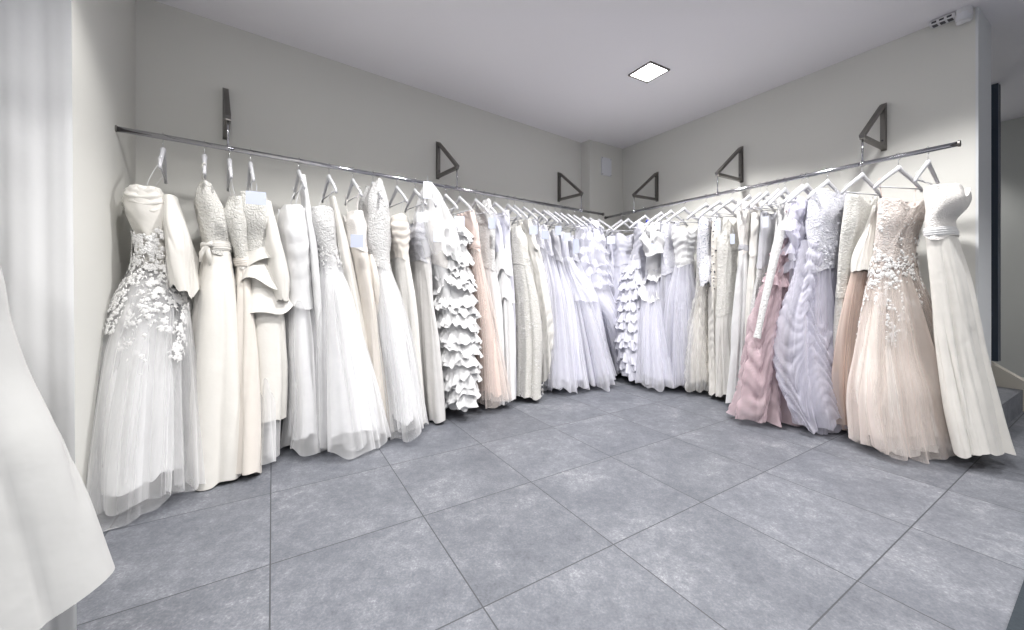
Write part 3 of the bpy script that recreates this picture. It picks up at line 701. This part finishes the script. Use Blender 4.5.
gown('L', 484, [(218, 486, 497), (245, 489, 503), (270, 491, 507), (320, 495, 510), (412, 498, 512)], 250, .06,
     'satin_lav', 'chiff_white', 'white chiffon gown with pointed stepped tiers between two lace gowns', 'white gown with pointed tiers', seed=25, nf=6, amp=.012,
     extra=lambda fm, e, hx, hW: flounces(fm, 'chiff_white', e, 62, [fm.zw-.02, fm.zw-.24], .20, .014, 4, 'tier', .06, .03))
gown('L', 495, [(214, 496, 508), (245, 498, 510), (300, 501, 513), (404, 503, 516)], 250, .07,
     'satin_lav', 'satin_lav', 'thin lilac white satin gown almost hidden behind the ivory lace gown', 'thin lilac white satin gown', seed=26, nf=5, amp=.010)
def x17(fm, e, hx, hW):
    applique(fm, 'applique', e, 8, lambda th, z: 1 if z < fm.zb+.05 else .07, 150, (.006, .013), .014)
gown('L', 508, [(229, 508, 520), (245, 506, 526), (270, 507, 530), (300, 507, 536), (350, 506, 541), (404, 505, 540)], 262, .05,
     'lace_ivory', 'lace_ivory', 'ivory lace gown with a scalloped see-through lace border at its hem', 'ivory lace gown with scalloped hem', seed=27, nf=6, amp=.014, extra=x17, b_hem=.28)
gown('L', 514.5, [(222, 519, 530), (250, 523, 538), (290, 528, 546), (340, 532, 552), (389, 536, 553)], 245, .12,
     'chiff_cream', 'chiff_cream', 'ivory organza gown gathered into soft puffs, just before the lilac tulle gowns', 'ivory gown with soft gathered puffs', seed=28, nf=6, amp=.014, style='pickup')
gown('L', 524, [(222, 526, 537), (250, 532, 546), (300, 540, 555), (396, 541, 560)], 245, .07,
     'lace_lav', 'tulle_lav', 'pale gown with crystal straps directly behind the ivory puffed gown', 'pale gown with crystal straps', seed=29, lining='lin_lav', nf=6, amp=.016)
gown('L', 534, [(228, 534, 546), (255, 541, 553), (300, 545, 563), (345, 544, 568), (397, 541, 573)], 252, .05,
     'lace_lav', 'tulle_lav', 'lilac white tulle gown with tied ribbon straps, first of the lilac group', 'lilac white tulle gown with ribbon straps', seed=30, lining='lin_lav', nf=8, amp=.022, strap_r=.004, layers=2)
gown('L', 544, [(232, 546, 557), (262, 551, 563), (300, 556, 575), (350, 558, 581), (397, 560, 586)], 258, .05,
     'pearl_silver', 'tulle_lav', 'lilac white tulle gown with a crystal studded bodice left of the tiered gown', 'lilac white gown with crystal bodice', seed=31, lining='lin_lav', nf=8, amp=.022)
gown('L', 555, [(235, 554, 565), (262, 557, 571), (300, 562, 588), (345, 566, 602), (393, 569, 611)], 258, .05,
     'satin_lav', 'tulle_lav', 'lilac white tulle gown with a short upper tier over its wide skirt', 'tiered lilac white tulle gown', seed=32, lining='lin_lav', nf=11, amp=.026, layers=2, b_hem=.33,
     extra=lambda fm, e, hx, hW: skirt(fm, 'upper_tier', 'tulle_lav', e, 5, z0=fm.zw, z1=fm.zw-.46, nf=10, amp=.024, grow=.02, flare=.05))
gown('L', 561, [(238, 563, 574), (262, 567, 579), (300, 572, 597), (350, 578, 606), (387, 582, 612)], 258, .07,
     'lace_lav', 'tulle_lav', 'lilac white gown tucked behind the tiered tulle gown', 'lilac gown behind the tiered gown', seed=33, lining='lin_lav', nf=8, amp=.022)
gown('L', 574, [(224, 579, 598), (250, 577, 603), (285, 578, 609), (320, 588, 621), (373, 600, 630)], 285, .12,
     'tulle_lav', 'tulle_lav', 'lilac white gown with a cloud of tulle ruffles for a bodice', 'lilac gown with cloud of ruffles', seed=34, lining='lin_lav', nf=8, amp=.024, puff=.016,
     extra=lambda fm, e, hx, hW: (flounces(fm, 'tulle_lav', e, 63, list(np.linspace(fm.zt, fm.zw+.05, 6)), .08, .022, 8, 'frill', .02, .035), bodice(fm, 'lin_lav', e, 2, fm.zw, name='bodice_lining')))
gown('L', 583, [(232, 590, 602), (262, 594, 609), (300, 600, 618), (374, 606, 632)], 258, .10,
     'lace_lav', 'tulle_lav', 'lilac white gown right of the ruffle cloud gown, near the corner', 'lilac gown right of the ruffle cloud', seed=35, lining='lin_lav', nf=7, amp=.018)
gown('L', 599, [(240, 601, 611), (270, 604, 616), (310, 610, 624), (382, 616, 634)], 262, .08,
     'satin_lav', 'chiff_lav', 'last lilac gown on the left rail, pressed into the corner', 'last lilac gown of the left rail', seed=36, nf=6, amp=.014)
# empty hangers of the left rail
for px in (548, 568, 590):
    e, _, _ = hanger('L', px, 0, {548: 'white hanger without a gown between the crystal bodice and tiered gowns', 568: 'white hanger without a gown left of the ruffle cloud gown', 590: 'white hanger without a gown nearest the corner on the left rail'}[px])
# ---- right rail, from the corner towards the doorway
gown('R', 621, [(233, 604, 619), (262, 602, 622), (310, 604, 630), (378, 612, 640)], 262, .08, 'pearl_silver', 'tulle_lav',
     'slim silver beaded gown first on the right rail in the corner', 'slim silver beaded gown', yaw=Y(-14), seed=40, lining='lin_lav', nf=5, amp=.012)
gown('R', 628, [(236, 613, 633), (262, 614, 632), (310, 614, 640), (380, 620, 650)], 262, .08, 'satin_lav', 'satin_lav',
     'lilac white strapless satin gown with gold strips at the bust, in the corner', 'strapless satin gown in the corner', yaw=Y(-14), seed=41, nf=5, amp=.012, ruch=.003, strap='pearl_ivory', strap_r=.004)
def xr(fm, e, hx, hW):
    flounces(fm, 'chiff_lav', e, 64, list(np.linspace(fm.zw-.10, fm.zb+.16, 11)), .09, .026, 11, 'rosette_ruffle', .03, .02)
    m = MB(); c = fm.pos(np.array([fm.zt+.01]), np.array([PI]), np.array([[.01]]))[0, 0]
    bm = bmesh.new(); bmesh.ops.create_icosphere(bm, subdivisions=3, radius=.02)
    for v in bm.verts: v.co *= 1+.25*math.sin(v.co.x*300)*math.sin(v.co.z*260); v.co.y *= .6
    m.add([tuple(Vector(c)+v.co) for v in bm.verts], [[q.index for q in f.verts] for f in bm.faces]); bm.free()
    m.build('blue_rosette', 'blue', e, True)
gown('R', 645, [(224, 634, 651), (240, 635, 650), (255, 631, 649), (300, 620, 650), (340, 618, 654), (384, 624, 656)], 255, .08, 'satin_silver', 'chiff_lav',
     'lilac white gown with draped silver satin bust, blue ornament and crinkled ruffle skirt', 'ruffle skirt gown with the blue ornament', yaw=Y(-14), seed=42, nf=7, amp=.016, ruch=.005, extra=xr)
def xw(fm, e, hx, hW):
    f2 = add_form('R', [(224, 645, 664), (236, 644, 666), (252, 646, 664)], hW, b_top=.14, b_hem=.15)
    bodice(f2, 'chiff_white', e, 31, f2.zb, 'flat', name='puffed_sleeve', puff=.022)
    flounces(fm, 'chiff_white', e, 65, [fm.zw+.0, fm.zw-.20], .10, .022, 5, 'flounce', .06, .03)
gown('R', 661, [(231, 647, 663), (255, 647, 663), (272, 646, 663), (310, 642, 668), (350, 640, 676), (392, 640, 682)], 270, .06, 'chiff_white', 'tulle_lav',
     'white puffed sleeve gown with a heart tag and long tulle skirt on the right rail', 'white puffed sleeve gown', yaw=Y(-16), seed=43, lining='lin_lav', nf=9, amp=.024, layers=2, extra=xw, b_hem=.3)
gown('R', 671, [(222, 660, 678), (250, 662, 676), (275, 662, 677), (320, 663, 684), (388, 664, 692)], 270, .08, 'lace_lav', 'tulle_lav',
     'lilac white gown with sheer lace shoulders left of the sweetheart tulle gown', 'gown with sheer lace shoulders', yaw=Y(-16), seed=44, lining='lin_lav', nf=7, amp=.018, neck='v', strap='lace_lav', strap_r=.006)
gown('R', 684, [(230, 672, 697), (250, 675, 695), (262, 676, 693), (300, 670, 699), (345, 668, 703), (389, 668, 706)], 262, .07, 'satin_white', 'tulle_lav',
     'white strapless sweetheart gown with wide ruched waistband and tulle skirt', 'white strapless sweetheart gown', yaw=Y(-18), seed=45, lining='lin_lav', nf=10, amp=.024, layers=2, ruch=.004, sash='satin_white', b_hem=.3)
gown('R', 706, [(218, 699, 715), (245, 698, 714), (275, 698, 713), (310, 692, 713), (350, 687, 715), (396, 685, 717)], 262, .06, 'lace_blue', 'tulle_cream',
     'cream tulle gown with blue grey flower lace running down its bodice', 'cream gown with blue flower lace', yaw=Y(-20), seed=46, lining='lin_cream', nf=7, amp=.018, style='pickup', neck='v', strap='lace_blue', strap_r=.006,
     extra=lambda fm, e, hx, hW: skirt(add_form('R', [(255, 700, 713), (268, 700, 714), (284, 701, 713)], hW, b_top=.17, b_hem=.18), 'lace_panel', 'lace_blue', e, 7, nf=5, amp=.004))
gown('R', 719, [(222, 712, 726), (260, 712, 724), (300, 709, 722), (345, 708, 722), (398, 709, 726)], 285, .06, 'lace_black', 'satin_ivory',
     'ivory satin gown with black flower lace bodice and swagged skirt', 'ivory gown with black flower lace', yaw=Y(-20), seed=47, nf=5, amp=.014, style='pickup')
gown('R', 732, [(221, 718, 737), (245, 718, 736), (270, 718, 735), (310, 717, 734), (345, 716, 735), (400, 715, 742)], 310, .06, 'lace_ivory', 'chiff_cream',
     'slim cream lace column gown with long lace body, middle of the right rail', 'slim cream lace column gown', yaw=Y(-20), seed=48, nf=6, amp=.014)
gown('R', 749, [(205, 738, 757), (225, 738, 757), (249, 740, 754), (290, 736, 758), (350, 733, 759), (406, 729, 760)], 248, .05, 'pearl_ivory', 'chiff_white',
     'straight white chiffon gown with a beaded grey white bodice, left of the mauve gown', 'white chiffon gown with beaded bodice', yaw=Y(-8), seed=49, sash='pearl_silver', nf=6, amp=.016, b_hem=.24)
gown('R', 760, [(216, 752, 765), (245, 751, 764), (300, 748, 764), (402, 745, 768)], 250, .06, 'chiff_cream', 'chiff_cream',
     'ivory finely pleated gown directly right of the beaded bodice gown', 'ivory finely pleated gown', yaw=Y(-8), seed=50, nf=9, amp=.012)
gown('R', 767, [(215, 761, 776), (235, 760, 773), (260, 758, 771), (310, 752, 769), (345, 750, 768)], 262, None, 'pearl_silver', 'lace_white',
     'short white lace gown ending well above the floor left of the mauve gown', 'short white lace gown', yaw=Y(-8), seed=51, nf=6, amp=.012)
def sleeve(fm, e, hx, hW):
    m = MB(); pts = []; rs = []
    for (px, y, v, r) in ((789, 202, .06, .030), (784, 222, .10, .044), (776, 250, .16, .040), (769, 282, .22, .034), (763, 308, .27, .031), (759, 328, .29, .028), (757, 338, .30, .034)):
        c = on_plane('R', px, v); pts.append((c[0], c[1], CAMH+(HY-y)/F*c[1])); rs.append(r*.8)
    m.tube(pts, rs, 18, flat=(Vector((RN[0], RN[1], 0)), .7), caps=False); m.build('sleeve', 'lace_white', e, True)
gown('R', 778, [(203, 779, 797), (230, 776, 794), (262, 772, 790), (300, 766, 785), (350, 762, 782), (410, 756, 790)], 262, .06, 'lace_white', 'chiff_white',
     'white lace gown with a long lace sleeve hanging in front of the mauve gown', 'white lace gown with the long sleeve', yaw=Y(-8), seed=52, nf=6, amp=.012, extra=sleeve, neck='flat')
gown('R', 785, [(214, 782, 800), (240, 781, 799), (262, 777, 797), (290, 767, 797), (330, 758, 798), (380, 748, 800), (429, 740, 806)], 262, .04, 'tulle_mauve', 'tulle_mauve',
     'dusty mauve tulle gown gathered in roses and puffs on the right rail', 'dusty mauve gathered gown', yaw=Y(-8), seed=53, lining='lin_mauve', nf=8, amp=.030, style='pickup', puff=.012, layers=1, b_hem=.34, lin_up=.14,
     extra=lambda fm, e, hx, hW: (bodice(fm, 'lin_mauve', e, 4, fm.zw, name='bodice_lining'), flounces(fm, 'tulle_mauve', e, 66, [fm.zw+.10, fm.zw+.03, fm.zw-.05, fm.zw-.14], .08, .03, 8, 'rose_ruffle', .04, .03)))
gown('R', 802, [(201, 795, 814), (225, 790, 814), (255, 790, 812), (300, 788, 815), (350, 788, 818), (425, 790, 826)], 255, .06, 'tulle_lilac', 'tulle_lilac',
     'lilac gown with crumpled tulle ruffle bodice behind the large lilac gown', 'lilac gown with crumpled ruffle bodice', yaw=Y(-12), seed=54, lining='lin_lilac', nf=7, amp=.02, puff=.02, layers=1,
     extra=lambda fm, e, hx, hW: (bodice(fm, 'lin_lilac', e, 4, fm.zw, name='bodice_lining'), flounces(fm, 'tulle_lilac', e, 67, list(np.linspace(fm.zt-.02, fm.zw, 5)), .09, .03, 8, 'ruffle', .03, .035)))
def xl(fm, e, hx, hW):
    applique(fm, 'applique_lav', e, 12, lambda th, z: 1 if fm.zw-.02 < z < fm.zt-.02 else 0, 130, (.007, .016), .010)
    f2 = add_form('R', [(240, 806, 838), (275, 800, 838), (320, 786, 842), (355, 780, 846), (395, 786, 854), (432, 797, 860)], hW, hemz=.09, b_top=.18, b_hem=.32)
    skirt(f2, 'gathered_overskirt', 'tulle_lilac', e, 80, nf=5, amp=.012, style='pickup', hemw=.03, crush=.012, n=220, rows=80)
gown('R', 827.5, [(192, 812, 846), (215, 807, 846), (245, 809, 842), (272, 808, 840), (300, 803, 846), (340, 797, 852), (380, 796, 858), (436, 800, 868)], 265, .03, 'lace_lav', 'tulle_lilac',
     'large lilac tulle gown with a lace bodice and billowing gathered overskirt', 'large lilac tulle gown', yaw=Y(-14), seed=55, lining='lin_lilac', nf=9, amp=.026, layers=1, b_hem=.36, extra=xl, lin_up=.12, neck='v')
def xp(fm, e, hx, hW):
    f2 = add_form('R', [(205, 873, 884), (230, 866, 884), (262, 853, 882), (271, 851, 881)], hW, b_top=.15, b_hem=.22)
    skirt(f2, 'satin_flap', 'satin_ivory', e, 81, nf=3, amp=.006, hemw=.006)
    f3 = add_form('R', [(272, 852, 882), (300, 846, 880), (340, 840, 876), (390, 838, 874), (438, 842, 874)], hW, hemz=.06, b_top=.16, b_hem=.3)
    skirt(f3, 'peach_tulle_skirt', 'tulle_peach', e, 82, nf=9, amp=.026); skirt(f3, 'peach_tulle_skirt', 'tulle_peach', e, 83, nf=12, amp=.02, grow=-.02)
gown('R', 862, [(199, 846, 876), (225, 843, 870), (258, 839, 862), (290, 837, 857), (330, 836, 856), (400, 838, 858), (430, 840, 862)], 290, .08, 'lace_ivory', 'lace_ivory',
     'slim ivory lace gown beside the blush gown, with satin flap and peach tulle', 'slim ivory lace gown with satin flap', yaw=Y(-14), seed=56, nf=5, amp=.01, extra=xp)
def xb(fm, e, hx, hW):
    def dens(th, z):
        lim = .62+.42*abs(math.sin(th*1.5+.9))**2; return (1.0 if z < fm.zw+.04 else .10) if z > lim and z < fm.zt-.02 else 0
    applique(fm, 'applique', e, 14, dens, 230, (.010, .024), .012)
    f2 = add_form('R', [(300, 872, 925), (350, 866, 938), (400, 862, 954), (452, 880, 965)], hW, hemz=.02, b_top=.2, b_hem=.40)
    skirt(f2, 'underskirt', 'lin_cream', e, 84, nf=6, amp=.02, grow=-.03)
gown('R', 898.5, [(203, 879, 922), (225, 877, 918), (248, 875, 914), (272, 872, 916), (300, 867, 925), (350, 858, 940), (400, 852, 957), (447, 860, 972)], 262, .035, 'lace_blush', 'tulle_blush',
     'full blush tulle gown with white lace flowers trailing down from the bodice', 'full blush gown with lace flowers', yaw=Y(-20), seed=57, lining='lin_cream', nf=10, amp=.032, layers=2, b_hem=.40, b_top=.18, extra=xb, lin_up=.09,
     strap='satin_blush', strap_r=.003)
gown('R', 928, [(191, 925, 968), (208, 926, 966), (222, 926, 954), (240, 927, 957), (280, 930, 966), (340, 936, 978), (400, 946, 992), (458, 961, 1004)], 232, .10, 'pearl_ivory', 'satin_ivory',
     'strapless white satin gown with beaded bust last on the right rail by the doorway', 'strapless white satin gown by the doorway', yaw=Y(-3), seed=58, nf=5, amp=.022, sash='satin_white', b_top=.15, b_hem=.22, vmax=.5)
e, _, _ = hanger('R', 807, Y(-12), 'white hanger without a gown beside the large lilac gown')


# ------------------------------------------------------------------ paper tags hanging from the gowns
def paper_tag(side, px, y, wpx, hpx, v, label, mat='card', heart=False, up=.05):
    c = on_plane(side, px, v); z = CAMH+(HY-y)/F*c[1]; k = c[1]/F; ww, hh = wpx*k, hpx*k
    ang = math.atan2(c[1], c[0])-PI/2+R.uniform(-.15, .15)
    e = empty('paper_tag', (c[0], c[1], z), ang); tag(e, label, 'tag', 'paper tags on the gowns')
    m = MB()
    if heart:
        pts = [(.5*math.sin(t)**3*ww, .5*(13*math.cos(t)-5*math.cos(2*t)-2*math.cos(3*t)-math.cos(4*t))/15*hh) for t in np.linspace(0, 2*PI, 28, endpoint=False)]
        m.add([(x, -.001, zz) for x, zz in pts]+[(x, .001, zz) for x, zz in pts], [list(range(28)), list(range(28, 56))[::-1]]+[[i, (i+1) % 28, 28+(i+1) % 28, 28+i] for i in range(28)])
    else: m.box((0, 0, 0), ww, .0016, hh)
    m.build('card', mat, e)
    m = MB(); m.tube([(0, .001, hh*.42), (.004, .01, hh*.5+up*.5), (0, .02, hh*.5+up)], .0009, 5); m.build('string', 'card', e)
TAGS = [('L', 256, 198, 17, 13, .26, 'pale blue card tag at the neck of the pleated drape gown', 'lavcard'),
 ('L', 357, 241, 12, 13, .25, 'white square tag on the beaded strap gown', 'lavcard'),
 ('L', 427.5, 190, 8, 17, .20, 'tall narrow white tag above the frilled gown', 'card'),
 ('L', 422.5, 217, 11, 10, .25, 'white square tag on the silver beaded bodice', 'card'),
 ('L', 438, 236.5, 9, 11, .25, 'small square tag on the frill gown front', 'card'),
 ('L', 459.5, 221.5, 10, 11, .22, 'white tag beside the blush tulle gown', 'card'),
 ('L', 492, 223, 7, 11, .22, 'pale lilac tag beside the lace vest gown', 'lavcard'),
 ('L', 533.5, 230, 8, 9, .24, 'grey lilac tag above the ivory gathered gown', 'lavcard'),
 ('L', 545, 235, 7, 8, .24, 'blue lilac tag, left of a pair near the corner', 'lavcard'),
 ('L', 558.5, 230.5, 6, 9, .24, 'blue lilac tag, right of a pair near the corner', 'lavcard'),
 ('L', 566.5, 237, 8, 8, .24, 'bright white tag near the tiered lilac gown', 'card'),
 ('L', 576, 246, 6, 14, .24, 'long lilac tag beside the cloud ruffle gown', 'lavcard'),
 ('R', 611, 240, 8, 8, .24, 'white box shaped tag in the corner of the rails', 'card'),
 ('R', 717.5, 225, 5, 11, .25, 'narrow lilac tag beside the blue flower lace gown', 'lavcard'),
 ('R', 732.5, 239, 4, 10, .25, 'narrow tag at the neck of the cream column gown', 'lavcard'),
 ('R', 765.5, 222, 5, 11, .25, 'white tag among the tightly packed pleated gowns', 'card')]
for t in TAGS: paper_tag(t[0], t[1], t[2], t[3], t[4], t[5], t[6], t[7])
paper_tag('R', 654, 247, 9, 10, .28, 'pale lilac heart shaped tag on the white puffed gown', 'lavcard', True)

# ------------------------------------------------------------------ curtain and the gown in front of it
def curtain():
    a, b = np.array([-1.328, 1.18]), np.array([-2.45, 1.0]); n = 260; rows = 40; zt, zb = 2.42, .015
    dd = (b-a)/np.linalg.norm(b-a); nn_ = np.array([-dd[1], dd[0]]); L = np.linalg.norm(b-a)
    u = np.linspace(0, 1, n)[None]; t = np.linspace(0, 1, rows)[:, None]
    w_ = .0055*np.sin(u*2*PI*9+.8*np.sin(u*17)+.5*t)+.0015*np.sin(u*2*PI*23+t*1.5)
    w_ = w_*(.55+.45*t)
    X = a[0]+dd[0]*L*u+nn_[0]*w_-.006*(1-t)*(1-u); Y = a[1]+dd[1]*L*u+nn_[1]*w_; Z = zt+(zb-zt)*t+0*u
    e = empty('curtain', (a[0], a[1], 0)); tag(e, 'white floor length fitting room curtain at the left edge', 'curtain')
    P = np.stack([X+.018*t*(1-u)**3, Y, Z], -1); P[..., :2] -= a
    sheet('curtain_cloth', P, 'curtain', e, False)
    m = MB(); p0 = -dd*.05; p1 = dd*(L+.05); m.tube([(*p0, 2.46), (*p1, 2.46)], .014, 12); m.build('curtain_rod', 'chrome', e, True)
    for s_ in (.05, 1.1):
        m = MB(); q = dd*s_; m.tube([(q[0], q[1], 2.46), (q[0], q[1], CEIL)], .008, 8); m.build('rod_support', 'chrome', e, True)
curtain()
SIDE['F'] = ((1.0, 0.0), (0.0, 1.0), .86)
m = MB(); m.tube([(-2.2, .86, RAILZ), (-1.16, .86, RAILZ)], .014, 14); 
e = empty('clothes_rail', (-1.7, .86, RAILZ)); tag(e, 'short ceiling hung rail carrying the gown at the left edge', 'clothes rail')
b_ = m.build('bar', 'chrome', e, True); b_.data.transform(Matrix.Translation((1.7, -.86, -RAILZ)))
for x in (-2.15, -1.2):
    m = MB(); m.tube([(x+1.7, 0, 0), (x+1.7, 0, CEIL-RAILZ)], .008, 8); m.build('drop_rod', 'chrome', e, True)
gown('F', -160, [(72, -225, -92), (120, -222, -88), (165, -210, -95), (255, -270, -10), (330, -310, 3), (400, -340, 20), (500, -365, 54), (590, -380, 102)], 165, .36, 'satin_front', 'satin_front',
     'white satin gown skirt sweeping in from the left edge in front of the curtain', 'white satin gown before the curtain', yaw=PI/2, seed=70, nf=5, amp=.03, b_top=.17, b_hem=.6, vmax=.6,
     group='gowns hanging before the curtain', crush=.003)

# ------------------------------------------------------------------ rug in the near right corner
c = np.array([1.66, 1.27]); 
def fl(px, y): d = CAMH*F/(y-HY); return np.array([(px-CX)/F*d, d])
p0, p1 = fl(1025, 580), fl(1007, 631); dd = (p1-p0)/np.linalg.norm(p1-p0); nn_ = np.array([-dd[1], dd[0]]); 
if nn_[0] < 0: nn_ = -nn_
a_, b_ = p0-dd*.01, p0+dd*1.2
v, f = prism([tuple(a_), tuple(b_), tuple(b_+nn_*1.6), tuple(a_+nn_*1.6)], 0.0005, .012)
o = mesh_obj('rug', v, f, 'rug', None, False); tag(o, 'dark blue grey floor rug cut by the lower right corner', 'rug')
shift_mesh(o, (float(a_[0]), float(a_[1]), 0.0005))
